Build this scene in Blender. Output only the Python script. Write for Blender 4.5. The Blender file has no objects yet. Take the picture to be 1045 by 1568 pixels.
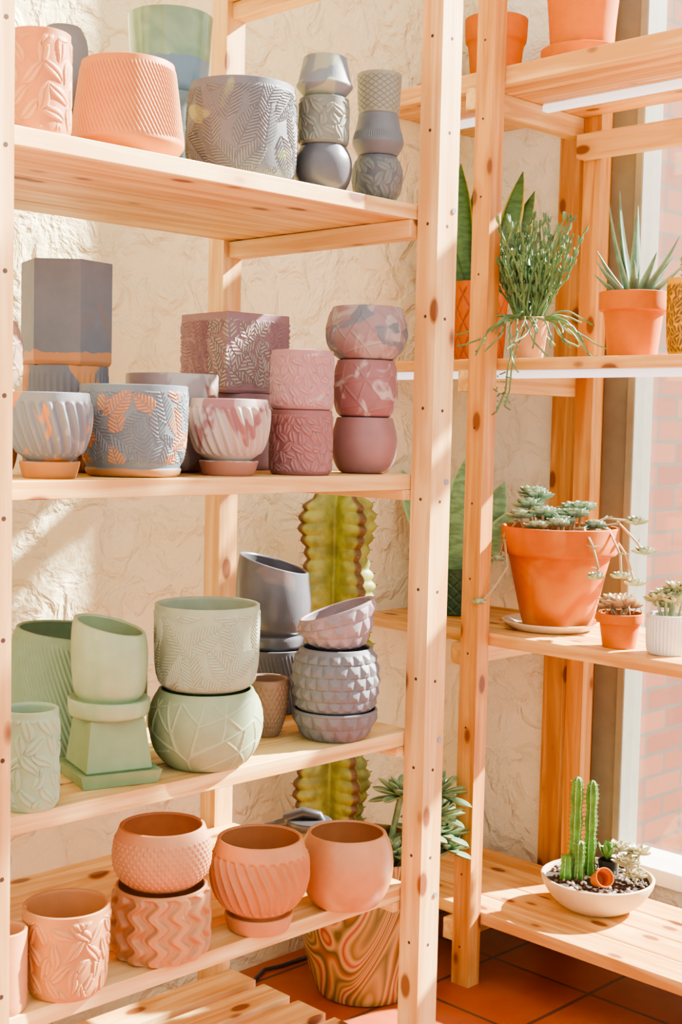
import bpy, math, random
import numpy as np
from mathutils import Vector, Matrix
random.seed(4); rng=np.random.default_rng(7)
q=math.sqrt(.5); K=1.03349; F=2100.0; EYE=1.43
pt=.0656; rl=.022; c_,s_=math.cos(pt),math.sin(pt)
# ---------- measured camera (calibrated from the shelving) ----------
fw=Vector((q*c_,q*c_,-s_)); rt0=Vector((q,-q,0)); up0=rt0.cross(fw)
rt=rt0*math.cos(rl)+up0*math.sin(rl); up=up0*math.cos(rl)-rt0*math.sin(rl)
cam=bpy.data.cameras.new("camera"); co=bpy.data.objects.new("camera",cam)
bpy.context.collection.objects.link(co)
M=Matrix((rt,up,-fw)).transposed().to_4x4(); M.translation=Vector((0,0,EYE)); co.matrix_world=M
cam.sensor_fit='VERTICAL'; cam.sensor_height=36; cam.lens=F/1620*36; cam.clip_start=.05
bpy.context.scene.camera=co
def ray(x,y):
    x=x*K-540; y=y*K-810; a=x+math.tan(rl)*y; b=y-math.tan(rl)*x
    hz=F*c_-b*s_; v=-(F*s_+b*c_)
    return q*(hz+a),q*(hz-a),v,hz
def proj(X,Y,Z):
    P=Vector((X,Y,Z-EYE)); d=P.dot(fw)
    return (540+F*P.dot(rt)/d)/K,(810-F*P.dot(up)/d)/K
def mpp(X,Y,Z): return K*Vector((X,Y,Z-EYE)).dot(fw)/F
def onZ(x,y,z):
    rx,ry,v,h=ray(x,y); t=(z-EYE)/v; return rx*t,ry*t
# ---------- colour ----------
def L(h):
    h=h.lstrip('#'); o=[]
    for i in (0,2,4):
        c=int(h[i:i+2],16)/255; o.append(c/12.92 if c<=.04045 else ((c+.055)/1.055)**2.4)
    return (*o,1)
def Ld(h):
    r,g,b,_=L(h); l=.3*r+.59*g+.11*b
    def sat(k,m): return tuple(max(.01,min(1,(x*(1+k)-l*k)*m)) for x in (r,g,b))+(1,)
    if r>1.35*b and g>b*1.08:          # fired terracotta family
        o=sat(.16,.80); return (o[0]*.97,o[1]*.99,o[2]*.80,1)
    if g>=r*.99 and g>b*1.08: return sat(.42,.80)   # sage family
    if r>1.2*g: return sat(.06,.80)                 # mauve family
    o=sat(.25,.70); return (o[0]*.97,o[1],o[2]*1.02,1)
def newmat(n):
    m=bpy.data.materials.new(n); m.use_nodes=True; nt=m.node_tree
    return m,nt,nt.nodes['Principled BSDF']
def N(nt,t,**k):
    n=nt.nodes.new(t)
    for a,b in k.items(): setattr(n,a,b)
    return n
def mixc(nt,fac,a,b,blend='MIX'):
    n=N(nt,'ShaderNodeMix',data_type='RGBA',blend_type=blend)
    for sock,val in ((n.inputs['Factor'],fac),(n.inputs['A'],a),(n.inputs['B'],b)):
        if hasattr(val,'is_output'): nt.links.new(val,sock)
        else: sock.default_value=val
    return n.outputs['Result']
def ramp(nt,src,p0,p1,c0=(0,0,0,1),c1=(1,1,1,1)):
    r=N(nt,'ShaderNodeValToRGB'); e=r.color_ramp.elements
    e[0].position=p0;e[1].position=p1;e[0].color=c0;e[1].color=c1
    nt.links.new(src,r.inputs[0]); return r.outputs[0]
def potmat(name,c1,mask=None,marble=None,ms=14,thr=(.5,.54),rough=.55,dist=1.2,marble2=None,stretch=(1,1,1),low=None):
    m,nt,b=newmat(name)
    tc=N(nt,'ShaderNodeTexCoord'); mp=N(nt,'ShaderNodeMapping'); mp.inputs['Scale'].default_value=stretch
    mp.inputs['Location'].default_value=(random.random()*5,random.random()*5,random.random()*5)
    nt.links.new(tc.outputs['Object'],mp.inputs[0])
    n0=N(nt,'ShaderNodeTexNoise'); n0.inputs['Scale'].default_value=35; n0.inputs['Detail'].default_value=4
    nt.links.new(mp.outputs[0],n0.inputs[0])
    base=mixc(nt,ramp(nt,n0.outputs[0],.35,.7),Ld(c1),tuple(min(1,x*1.13) for x in Ld(c1)[:3])+(1,))
    if marble:
        n1=N(nt,'ShaderNodeTexNoise'); n1.inputs['Scale'].default_value=ms; n1.inputs['Detail'].default_value=2
        n1.inputs['Distortion'].default_value=dist; nt.links.new(mp.outputs[0],n1.inputs[0])
        base=mixc(nt,ramp(nt,n1.outputs[0],thr[0],thr[1]),base,Ld(marble))
    if marble2:
        n2=N(nt,'ShaderNodeTexNoise'); n2.inputs['Scale'].default_value=ms*.8; n2.inputs['Detail'].default_value=2
        n2.inputs['Distortion'].default_value=dist*1.3
        mp2=N(nt,'ShaderNodeMapping'); mp2.inputs['Location'].default_value=(3,8,1); nt.links.new(mp.outputs[0],mp2.inputs[0]); nt.links.new(mp2.outputs[0],n2.inputs[0])
        base=mixc(nt,ramp(nt,n2.outputs[0],.57,.6),base,Ld(marble2))
    if low:   # glaze band near the foot: (colour, height in m)
        sx=N(nt,'ShaderNodeSeparateXYZ'); nt.links.new(tc.outputs['Object'],sx.inputs[0])
        ml=N(nt,'ShaderNodeMath',operation='MULTIPLY_ADD'); ml.inputs[1].default_value=.02; nt.links.new(n0.outputs[0],ml.inputs[0]); nt.links.new(sx.outputs['Z'],ml.inputs[2])
        ls=N(nt,'ShaderNodeMath',operation='LESS_THAN'); ls.inputs[1].default_value=low[1]+.01; nt.links.new(ml.outputs[0],ls.inputs[0])
        base=mixc(nt,ls.outputs[0],base,Ld(low[0]))
    if mask:
        a=N(nt,'ShaderNodeAttribute',attribute_name='mask')
        base=mixc(nt,a.outputs['Fac'],base,Ld(mask))
    nt.links.new(base,b.inputs['Base Color']); b.inputs['Roughness'].default_value=rough
    n3=N(nt,'ShaderNodeTexNoise'); n3.inputs['Scale'].default_value=260; nt.links.new(tc.outputs['Object'],n3.inputs[0])
    bp=N(nt,'ShaderNodeBump'); bp.inputs['Strength'].default_value=.12; bp.inputs['Distance'].default_value=.002
    nt.links.new(n3.outputs[0],bp.inputs['Height']); nt.links.new(bp.outputs[0],b.inputs['Normal'])
    return m
def plain(name,c,rough=.6,**k):
    m,nt,b=newmat(name); tc=N(nt,'ShaderNodeTexCoord'); n=N(nt,'ShaderNodeTexNoise'); n.inputs['Scale'].default_value=25
    nt.links.new(tc.outputs['Object'],n.inputs[0])
    cc=L(c); o=mixc(nt,n.outputs[0],tuple(x*.85 for x in cc[:3])+(1,),tuple(min(1,x*1.15) for x in cc[:3])+(1,))
    nt.links.new(o,b.inputs['Base Color']); b.inputs['Roughness'].default_value=rough
    return m
def wood(name,axis,c0='#CC9C5C',c1='#E8CB92',knot='#7A4420'):
    m,nt,b=newmat(name); tc=N(nt,'ShaderNodeTexCoord'); g=N(nt,'ShaderNodeNewGeometry')
    mul=N(nt,'ShaderNodeVectorMath',operation='SCALE'); mul.inputs[0].default_value=(13,7,9); nt.links.new(g.outputs['Random Per Island'],mul.inputs['Scale'])
    add=N(nt,'ShaderNodeVectorMath',operation='ADD'); nt.links.new(tc.outputs['Object'],add.inputs[0]); nt.links.new(mul.outputs[0],add.inputs[1])
    def mp(along,across):
        k=N(nt,'ShaderNodeMapping'); sc=[across]*3; sc['XYZ'.index(axis)]=along; k.inputs['Scale'].default_value=sc
        nt.links.new(add.outputs[0],k.inputs[0]); return k.outputs[0]
    kn=N(nt,'ShaderNodeTexVoronoi'); kn.inputs['Scale'].default_value=1; nt.links.new(mp(6.5,13),kn.inputs['Vector'])
    n1=N(nt,'ShaderNodeTexNoise'); n1.inputs['Scale'].default_value=1; n1.inputs['Detail'].default_value=4; n1.inputs['Distortion'].default_value=.9
    nt.links.new(mp(1.8,30),n1.inputs[0])
    n2=N(nt,'ShaderNodeTexNoise'); n2.inputs['Scale'].default_value=1; n2.inputs['Detail'].default_value=2; nt.links.new(mp(6,160),n2.inputs[0])
    base=mixc(nt,ramp(nt,n1.outputs[0],.38,.6),L(c0),L(c1))
    base=mixc(nt,ramp(nt,n2.outputs[0],.4,.7,(0,0,0,1),(.3,.3,.3,1)),base,L(c0))
    halo=ramp(nt,kn.outputs['Distance'],.12,.38,(.8,.8,.8,1),(0,0,0,1))
    base=mixc(nt,halo,base,L(c0))
    base=mixc(nt,ramp(nt,kn.outputs['Distance'],.13,.19,(.95,.95,.95,1),(0,0,0,1)),base,L(knot))
    hv=mixc(nt,g.outputs['Random Per Island'],(1,1,1,1),(.93,.88,.8,1))
    base=mixc(nt,1.0,base,hv,'MULTIPLY')
    nt.links.new(base,b.inputs['Base Color']); b.inputs['Roughness'].default_value=.5
    bp=N(nt,'ShaderNodeBump'); bp.inputs['Strength'].default_value=.15; bp.inputs['Distance'].default_value=.002
    nt.links.new(n2.outputs[0],bp.inputs['Height']); nt.links.new(bp.outputs[0],b.inputs['Normal'])
    return m
# ---------- mesh helpers ----------
def link(o,parent=None):
    bpy.context.collection.objects.link(o)
    if parent: o.parent=parent
    return o
def empty(name,loc=(0,0,0)):
    e=bpy.data.objects.new(name,None); e.location=loc; e.empty_display_size=.05; link(e); return e
class MB:
    def __init__(s): s.v=[];s.f=[];s.mi=[];s.k=[]
    def add(s,v,f,mi=0,k=None):
        o=len(s.v); s.v+= [tuple(p) for p in v]; s.f+=[tuple(i+o for i in a) for a in f]; s.mi+=[mi]*len(f)
        s.k+= list(k) if k is not None else [0.]*len(v)
    def box(s,x0,x1,y0,y1,z0,z1,mi=0):
        v=[(x,y,z) for x in(x0,x1) for y in(y0,y1) for z in(z0,z1)]
        s.add(v,[(0,1,3,2),(4,6,7,5),(0,4,5,1),(2,3,7,6),(0,2,6,4),(1,5,7,3)],mi)
    def tube(s,pts,rad,n=6,mi=0,k=0.):
        pts=[Vector(p) for p in pts]; m=len(pts); vs=[];fs=[]
        if not hasattr(rad,'__len__'): rad=[rad]*m
        ref=Vector((.3,.2,1)) 
        for i,p in enumerate(pts):
            d=(pts[min(i+1,m-1)]-pts[max(i-1,0)]).normalized()
            a=d.cross(ref if abs(d.dot(ref.normalized()))<.95 else Vector((1,0,0))).normalized(); b=d.cross(a)
            for j in range(n):
                t=2*math.pi*j/n; vs.append(p+(a*math.cos(t)+b*math.sin(t))*rad[i])
        for i in range(m-1):
            for j in range(n):
                fs.append((i*n+j,i*n+(j+1)%n,(i+1)*n+(j+1)%n,(i+1)*n+j))
        fs.append(tuple(range(n))[::-1]); fs.append(tuple((m-1)*n+j for j in range(n)))
        s.add(vs,fs,mi,[k]*len(vs))
    def blade(s,base,d,L_,W,T,bend=0.,shape='aloe',ns=9,mi=0,twist=0.,upv=None,cup=.25):
        d=Vector(d).normalized(); base=Vector(base)
        u=Vector(upv) if upv else Vector((0,0,1))
        side=d.cross(u)
        if side.length<.05: side=d.cross(Vector((random.uniform(-1,1),random.uniform(-1,1),.1)))
        side.normalize(); vs=[];fs=[];ks=[]; p=base.copy(); dd=d.copy()
        for i in range(ns+1):
            t=i/ns
            if shape=='aloe': w=(1-t)**.75*(1-.15*(1-t)); 
            elif shape=='succ': w=(.35+.65*math.sin(min(1,t/.62)*math.pi/2)) if t<.62 else math.cos((t-.62)/.38*math.pi/2)**.7
            else: w=(.6+.4*math.sin(min(1,t/.5)*math.pi/2)) if t<.55 else max(0,1-((t-.55)/.45)**2.2)
            w=max(w,.03); th=max(w,.06)
            sd=Matrix.Rotation(twist*t,3,dd)@side; nn=sd.cross(dd).normalized()
            for a,bq,kk in ((-1,cup,1.),(-.5,.12,.25),(0,0,0.),(.5,.12,.25),(1,cup,1.),(.5,-.75,.2),(0,-1,0.),(-.5,-.75,.2)):
                vs.append(p+sd*(a*w*W/2)+nn*(bq*(T*th) if bq<0 else bq*w*W*.5)); ks.append(kk)
            dd=(Matrix.Rotation(bend/ns,3,side)@dd).normalized(); p=p+dd*(L_/ns)
        for i in range(ns):
            for j in range(8): fs.append((i*8+j,i*8+(j+1)%8,(i+1)*8+(j+1)%8,(i+1)*8+j))
        fs.append(tuple(range(8))[::-1]); fs.append(tuple(ns*8+j for j in range(8)))
        s.add(vs,fs,mi,ks)
    def ball(s,c,r,mi=0,sq=(1,1,1),k=0.):
        nu,nv=8,6; vs=[];fs=[]
        for i in range(nv+1):
            ph=math.pi*i/nv
            for j in range(nu):
                t=2*math.pi*j/nu; vs.append((c[0]+r*sq[0]*math.sin(ph)*math.cos(t),c[1]+r*sq[1]*math.sin(ph)*math.sin(t),c[2]+r*sq[2]*math.cos(ph)))
        for i in range(nv):
            for j in range(nu): fs.append((i*nu+j,(i+1)*nu+j,(i+1)*nu+(j+1)%nu,i*nu+(j+1)%nu))
        s.add(vs,fs,mi,[k]*len(vs))
    def disc(s,c,r,nrm,mi=0,h=.001):
        n=Vector(nrm).normalized(); s.tube([Vector(c)-n*h*4,Vector(c)+n*h],r,10,mi)
    def obj(s,name,mats,parent=None,loc=(0,0,0),smooth=True,ang=40,bevel=0):
        me=bpy.data.meshes.new(name); me.from_pydata(s.v,[],s.f)
        for m in mats: me.materials.append(m)
        me.polygons.foreach_set('material_index',s.mi)
        a=me.attributes.new('mask','FLOAT','POINT'); a.data.foreach_set('value',s.k)
        if smooth:
            me.polygons.foreach_set('use_smooth',[True]*len(s.f)); me.set_sharp_from_angle(angle=math.radians(ang))
        me.update(); o=bpy.data.objects.new(name,me); o.location=loc; link(o,parent)
        if bevel:
            b=o.modifiers.new('bevel','BEVEL'); b.width=bevel; b.segments=2; b.limit_method='ANGLE'
        return o
def resample(P,n,smooth):
    P=np.array(P,float)
    if smooth:
        for _ in range(3):
            Q=[P[0]]
            for a,b in zip(P[:-1],P[1:]): Q+= [a*.75+b*.25,a*.25+b*.75]
            Q.append(P[-1]); P=np.array(Q)
    d=np.r_[0,np.cumsum(np.hypot(*(P[1:]-P[:-1]).T))]; 
    t=np.linspace(0,d[-1],n)
    if not smooth: t=np.unique(np.r_[t,d])
    return np.c_[np.interp(t,d,P[:,0]),np.interp(t,d,P[:,1])]
def lathe(name,loc,H,R,prof,mat,disp=None,nt=128,nz=48,wall=.006,slant=0,sphi=0,ngon=0,rot=0,smooth=True,band=(.04,.94),inz=.12,parent=None,ang=35,soil=None,soilz=.85):
    P=resample([(r*R,z*H) for r,z in prof],nz,smooth); nzz=len(P)
    if ngon: nt=ngon*max(4,nt//ngon)
    th=rot+np.arange(nt)*2*math.pi/nt
    poly=np.ones(nt)
    if ngon: poly=math.cos(math.pi/ngon)/np.cos(((th-rot+1e-9)%(2*math.pi/ngon))-math.pi/ngon)
    TH,ZZ=np.meshgrid(th,P[:,1]); RR=np.repeat(P[:,:1],nt,1)*poly
    mk=np.zeros_like(RR)
    if disp:
        d,mk=disp(TH,TH*R,ZZ,R,H)
        zf=ZZ/H; w=np.clip((zf-band[0])/.03,0,1)*np.clip((band[1]-zf)/.03,0,1)
        RR=RR+d*w; mk=mk*w
    o_z=np.maximum.accumulate(P[:,1]+np.arange(nzz)*1e-7)
    rtop=P[-1,0]
    ins=[(rtop-wall*.3,H+wall*.2),(rtop-wall*.75,H+wall*.15),(rtop-wall,H-wall*.3)]
    for f in np.linspace(.97,inz,9):
        ins.append((max(.003,np.interp(f*H,o_z,P[:,0])-wall),f*H))
    ins.append((.0005,inz*H))
    I=np.array(ins); RI=np.repeat(I[:,:1],nt,1)*poly; ZI=np.repeat(I[:,1:],nt,1)
    R0=np.full((1,nt),.0005); Z0=np.zeros((1,nt))+P[0,1]
    RA=np.vstack([R0,RR,RI]); ZA=np.vstack([Z0,ZZ,ZI]); MA=np.vstack([R0*0,mk,RI*0])
    TA=np.repeat(th[None],RA.shape[0],0)
    if slant:
        f=np.clip(ZA/H,0,1); f=f*f*(3-2*f); ZA=ZA+slant*np.cos(TA-sphi)*f*RA/R
    V=np.stack([RA*np.cos(TA),RA*np.sin(TA),ZA],-1).reshape(-1,3)
    rows=RA.shape[0]; i=np.arange(rows-1)[:,None]*nt; j=np.arange(nt)[None]; j2=(j+1)%nt
    Fc=np.stack([i+j,i+j2,i+nt+j2,i+nt+j],-1).reshape(-1,4)
    b=MB(); b.v=V.tolist(); b.f=Fc.tolist()+[list(range(nt))[::-1],[(rows-1)*nt+k for k in range(nt)]]; b.mi=[0]*len(b.f); b.k=MA.reshape(-1).tolist()
    ms=[mat]
    if soil:
        rs=np.interp(soilz*H,o_z,P[:,0])-wall*.9; n=28
        v=[(0,0,soilz*H+.004)]+[(rs*k/3*math.cos(2*math.pi*a/n),rs*k/3*math.sin(2*math.pi*a/n),soilz*H+random.uniform(-.002,.003)) for k in(1,2,3) for a in range(n)]
        f=[(0,1+a,1+(a+1)%n) for a in range(n)]+[(1+k*n+a,1+(k+1)*n+a,1+(k+1)*n+(a+1)%n,1+k*n+(a+1)%n) for k in(0,1) for a in range(n)]
        b.add(v,f,1); ms.append(soil)
    return b.obj(name,ms,parent,loc,ang=ang)
# ---------- surface relief ----------
def d_ribs(n,k,amp,sharp=False,m=0,pw=1):
    def f(T,S,Z,R,H):
        w=np.sin(n*T+k*Z/H)
        if sharp: w=1-2*np.abs(np.sin((n*T+k*Z/H)/2))
        return amp*w,np.clip(w*m,0,1)
    return f
def d_dots(n,nzr,amp):
    return lambda T,S,Z,R,H:(amp*np.clip(np.sin(n*T+math.pi*(np.floor(Z/H*nzr)%2))*np.sin((Z/H*nzr%1)*math.pi),0,1)**.6,T*0)
def tri(x): return np.abs((x%1)-.5)*2
def d_diam(n,nzr,amp,groove=False,hi=0):
    def f(T,S,Z,R,H):
        a=T*n/(2*math.pi); b=Z/H*nzr; u=tri(a+b/1); v=tri(a-b/1); m=np.minimum(u,v) if groove else u*v
        d=amp*(np.clip(m*5,0,1)-1) if groove else amp*(m-.5)
        return d,np.clip(1-m*5,0,1)*hi
    return f
def d_facet(n,nzr,amp):
    def f(T,S,Z,R,H):
        b=Z/H*nzr; row=np.floor(b); a=T*n/(2*math.pi)+.5*(row%2)
        u=1-np.abs((a%1)-.5)*2; v=1-np.abs((b%1)-.35)/.65
        return amp*(np.minimum(u*1.5,np.clip(v,0,1)*1.2)-.5),T*0
    return f
def d_leaf(n,Ln,Wd,amp,seed=1,kind='fern',sp=.0065,m=1.,cond=None):
    def f(T,S,Z,R,H):
        r=np.random.default_rng(seed); C=2*math.pi*R; D=np.zeros_like(T); Mk=np.zeros_like(T)
        nc=max(3,int(round(C/(Ln*.62)))); nr=max(1,int(round(H/(Ln*.55))))
        cells=[(i,j) for i in range(nc) for j in range(nr+1)]; r.shuffle(cells)
        for i,j in cells:
            s0=(i+.5*(j%2)+r.uniform(-.2,.2))*C/nc; z0=(j+r.uniform(-.2,.2))*H/nr; an=r.uniform(.4,2.6)+(math.pi if r.random()<.3 else 0)
            ds=((S-s0+C/2)%C)-C/2; dz=Z-z0; a=ds*math.cos(an)+dz*math.sin(an); b=-ds*math.sin(an)+dz*math.cos(an)
            if kind=='curl': b=b-.35*Wd*np.sin(a/Ln*5)
            t=a/Ln+.5; ins=(t>0)&(t<1); w=Wd*np.sin(np.pi*np.clip(t,0,1)**.8); ab=np.abs(b); m_=ins&(ab<w)
            if kind in('fern','print'):
                v=((a-ab*.9)/sp%1); ve=np.clip((np.abs(v-.5)*2-.35)*4,0,1); ve=np.where(ab<.0012,0,ve)
                D=np.where(m_,amp*ve,np.where(D==0,0,D)); on=1 if kind=='fern' else float(r.random()<.42)
                Mk=np.where(m_,(ve if kind=='fern' else .25+.75*ve)*m*on,Mk)
            else:
                hgt=np.clip((w-ab)/.002,0,1)*(1-.75*np.exp(-(ab/.0015)**2)); 
                D=np.where(m_,amp*hgt,D); Mk=np.where(m_,hgt*m,Mk)
        if cond is not None: Mk=Mk*cond(T,Z/H)
        return D,Mk
    return f
def d_lines(npts,amp,wd=.0015,seed=2,m=0,star=True):
    def f(T,S,Z,R,H):
        r=np.random.default_rng(seed); C=2*math.pi*R; D=T*0
        F1=np.full(T.shape,9.);F2=F1.copy(); idx=T*0; A=T*0
        for k in range(npts):
            s0=(k+r.uniform(.2,.8))*C/npts; z0=H*r.uniform(.1,.95)
            ds=((S-s0+C/2)%C)-C/2; dz=Z-z0; d=np.hypot(ds,dz); nr=d<F1
            F2=np.where(nr,F1,np.minimum(F2,d)); A=np.where(nr,np.arctan2(dz,ds)+k,A); F1=np.where(nr,d,F1)
        e=np.exp(-((F2-F1)/(2*wd))**2)
        if star:
            aa=np.abs(((A/(2*math.pi)*6)%1)-.5)*2*math.pi/6*F1; e=np.maximum(e,np.exp(-((F1*math.pi/6-aa)/wd)**2)*(F1<.6*F2+.02))
        return amp*e,e*m
    return f
# ---------- shared materials ----------
WX=wood('pine_x','X');WY=wood('pine_y','Y');WZ=wood('pine_z','Z','#D0A062','#E8C890')
OX=wood('fir_x','X','#BC8246','#DAAC70');OY=wood('fir_y','Y','#C68E4C','#E4BC80');OZ=wood('fir_z','Z','#B87A3C','#D8A462')
DK=plain('screw_hole','#4A3020',.8)
SOIL=plain('potting_soil','#33241A',.95)
TERRA=potmat('terracotta','#C87440',rough=.8)
# ---------- room shell ----------
def stucco(name,c,c2):
    m,nt,b=newmat(name); tc=N(nt,'ShaderNodeTexCoord')
    n=N(nt,'ShaderNodeTexNoise'); n.inputs['Scale'].default_value=11; n.inputs['Detail'].default_value=6; n.inputs['Distortion'].default_value=.6
    n2=N(nt,'ShaderNodeTexNoise'); n2.inputs['Scale'].default_value=60; n2.inputs['Detail'].default_value=4
    n3=N(nt,'ShaderNodeTexNoise'); n3.inputs['Scale'].default_value=1.3
    for k in(n,n2,n3): nt.links.new(tc.outputs['Object'],k.inputs[0])
    nt.links.new(mixc(nt,ramp(nt,n3.outputs[0],.4,.62),L(c),L(c2)),b.inputs['Base Color']); b.inputs['Roughness'].default_value=.65
    ad=N(nt,'ShaderNodeMath',operation='MULTIPLY_ADD'); ad.inputs[1].default_value=.5
    nt.links.new(n2.outputs[0],ad.inputs[0]); nt.links.new(ramp(nt,n.outputs[0],.44,.58),ad.inputs[2])
    bp=N(nt,'ShaderNodeBump'); bp.inputs['Strength'].default_value=.85; bp.inputs['Distance'].default_value=.009
    nt.links.new(ad.outputs[0],bp.inputs['Height']); nt.links.new(bp.outputs[0],b.inputs['Normal']); return m
STU=stucco('stucco_cream','#E4D8AC','#ECE2BE'); STW=stucco('stucco_white','#EDE9D8','#F2EFE2')
m=MB(); m.box(-3,3.3,2.56,2.70,0,4); m.obj('wall_back',[STU],smooth=False)
m=MB(); m.box(3.16,3.3,2.20,2.56,0,4); m.box(3.16,3.3,-2.5,2.20,0,.2); m.box(3.16,3.3,-2.5,2.20,3.9,4); m.box(3.16,3.3,-3,-2.5,0,4)
m.obj('wall_right',[STW],smooth=False)
mt,nt,b=newmat('terracotta_tile'); tc=N(nt,'ShaderNodeTexCoord'); br=N(nt,'ShaderNodeTexBrick'); br.offset=0
nt.links.new(tc.outputs['Object'],br.inputs[0])
for k,v in (('Scale',1.),('Mortar Size',.006),('Brick Width',.31),('Row Height',.31),('Mortar Smooth',.2)): br.inputs[k].default_value=v
br.inputs['Color1'].default_value=L('#98442A'); br.inputs['Color2'].default_value=L('#AC5A38'); br.inputs['Mortar'].default_value=L('#6C4834')
n=N(nt,'ShaderNodeTexNoise'); n.inputs['Scale'].default_value=6; n.inputs['Detail'].default_value=4; nt.links.new(tc.outputs['Object'],n.inputs[0])
nt.links.new(mixc(nt,br.outputs['Fac'],mixc(nt,.5,br.outputs['Color'],ramp(nt,n.outputs[0],.3,.7,L('#8E3E24'),L('#B8704A'))),L('#644434')),b.inputs['Base Color']); b.inputs['Roughness'].default_value=.35
bp=N(nt,'ShaderNodeBump'); bp.invert=True; bp.inputs['Strength'].default_value=.5; bp.inputs['Distance'].default_value=.004; nt.links.new(br.outputs['Fac'],bp.inputs['Height']); nt.links.new(bp.outputs[0],b.inputs['Normal'])
m=MB(); m.box(-3,3.3,-3,2.7,-.05,0); m.obj('floor',[mt],smooth=False)
mt,nt,b=newmat('brick'); tc=N(nt,'ShaderNodeTexCoord'); mp=N(nt,'ShaderNodeMapping'); mp.inputs['Rotation'].default_value=(math.pi/2,0,0)
nt.links.new(tc.outputs['Object'],mp.inputs[0]); br=N(nt,'ShaderNodeTexBrick'); nt.links.new(mp.outputs[0],br.inputs[0])
for k,v in (('Scale',1.),('Mortar Size',.006),('Brick Width',.21),('Row Height',.07)): br.inputs[k].default_value=v
br.inputs['Color1'].default_value=L('#6E3820'); br.inputs['Color2'].default_value=L('#824C30'); br.inputs['Mortar'].default_value=L('#564A3E')
nt.links.new(br.outputs['Color'],b.inputs['Base Color']); b.inputs['Roughness'].default_value=.9
m=MB(); m.box(3.36,6,2.20,2.4,0,4.5); m.obj('outdoor_brick_wall',[mt],smooth=False)
# window: wooden casing, grey metal frame, glass
GREY=plain('grey_metal','#858274',.45); SILL=plain('white_sill','#E2DED4',.4)
gl,nt,b=newmat('window_glass'); out=nt.nodes['Material Output']; tr=N(nt,'ShaderNodeBsdfTransparent'); go=N(nt,'ShaderNodeBsdfGlossy'); go.inputs['Roughness'].default_value=.03
mx=N(nt,'ShaderNodeMixShader'); mx.inputs[0].default_value=.05; nt.links.new(tr.outputs[0],mx.inputs[1]); nt.links.new(go.outputs[0],mx.inputs[2]); nt.links.new(mx.outputs[0],out.inputs[0])
W1=empty('window_1')
m=MB(); m.box(3.17,3.26,2.03,2.135,.2,3.9); m.box(3.15,3.17,2.02,2.045,.2,3.9); m.box(3.17,3.26,-2.5,2.03,3.82,3.9);m.box(3.17,3.26,.2,.26,.2,3.9);m.box(3.17,3.26,-2.5,-2.42,.2,3.9)
m.obj('frame',[GREY],W1,smooth=False,bevel=.003)
m=MB(); m.box(3.12,3.28,-2.5,2.03,.2,.245); m.obj('sill',[SILL],W1,smooth=False,bevel=.003)
m=MB(); m.box(3.21,3.216,-2.42,2.03,.245,3.82); m.obj('glass',[gl],W1,smooth=False)
m=MB(); m.box(3.12,3.17,2.205,2.275,.0,3.9); m.box(3.14,3.2,2.135,2.20,.0,3.9); m.obj('trim_1',[OZ],smooth=False,bevel=.002)
# ---------- left shelving unit ----------
SH=[2.34,1.842,1.339,.848,.546,.215]
U=empty('wooden_shelf_unit',(1.4,1.93,0))
def child(mb,name,mats,p,**k):
    o=mb.obj(name,mats,None,**k); o.parent=p; o.location=Vector((0,0,0))-p.location; return o
m=MB()
for a in((1.86,1.915,1.625,1.675),(.923,.978,1.625,1.675),(1.83,1.88,2.2,2.25),(.95,1.0,2.2,2.25)): m.box(*a,0,2.65)
for i in range(18):
    z=.1+i*.17
    m.disc((1.8865,1.625,z),.0032,(0,-1,0),1,.0004); m.disc((1.86,1.65,z+.004),.0032,(-1,0,0),1,.0004); m.disc((.965,1.625,z),.0035,(0,-1,0),1,.0004)
child(m,'posts',[WZ,DK],U,smooth=False)
m=MB(); mb=MB()
for i,z in enumerate(SH):
    n,gap=(5,.004) if i<4 else (5,.026)
    w=(.522-(n-1)*gap)/n
    for k in range(n):
        y0=1.678+k*(w+gap); m.box(.925,1.885-.0,y0,y0+w,z-.028+(.0 if k==0 else .001),z)
    for x in(1.843,.927): mb.box(x,x+.04,1.678,2.2,z-.028-(.034 if i<2 else .02),z-.0285)
child(m,'shelf_planks',[WX],U,smooth=False,bevel=.0015); child(mb,'cross_beams',[WY],U,smooth=False,bevel=.0015)
ST=plain('steel','#8A8F98',.3)
m=MB()
for z in SH[1:5]: m.disc((1.903,1.625,z-.012),.0055,(0,-1,0),0,.002)
child(m,'bolts',[ST],U)
# ---------- right shelving unit ----------
RS=[(2.322,.045),(1.604,.028),(.911,.032),(.188,.032)]
V_=empty('wooden_shelf_unit',(2.84,1.7,0))
m=MB()
for y in(2.09,.95):
    m.box(2.585,2.63,y,y+.055,0,2.9); m.box(3.052,3.1,y,y+.055,0,2.9)
for i in range(14):
    z=.1+i*.19; m.disc((2.585,2.12,z),.003,(-1,0,0),1,.0004)
child(m,'posts',[OZ,DK],V_,smooth=False)
m=MB(); mb=MB()
for z,t in RS:
    for k in range(4): m.box(2.632+k*.105,2.632+k*.105+.102,.90,2.54,z-t,z)
    mb.box(2.60,3.05,2.146,2.19,z-t-.055,z-t-.0005); mb.box(2.60,3.05,1.006,1.05,z-t-.055,z-t-.0005)
m.box(3.008,3.048,.95,2.14,2.16,2.225)
child(m,'shelf_planks',[OY],V_,smooth=False,bevel=.002); child(mb,'cross_beams',[WX],V_,smooth=False,bevel=.002)
EM,nt,b=newmat('led_tube'); b.inputs['Base Color'].default_value=(.7,.7,.73,1); b.inputs['Emission Color'].default_value=(.93,.95,1,1); b.inputs['Emission Strength'].default_value=.6
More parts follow.
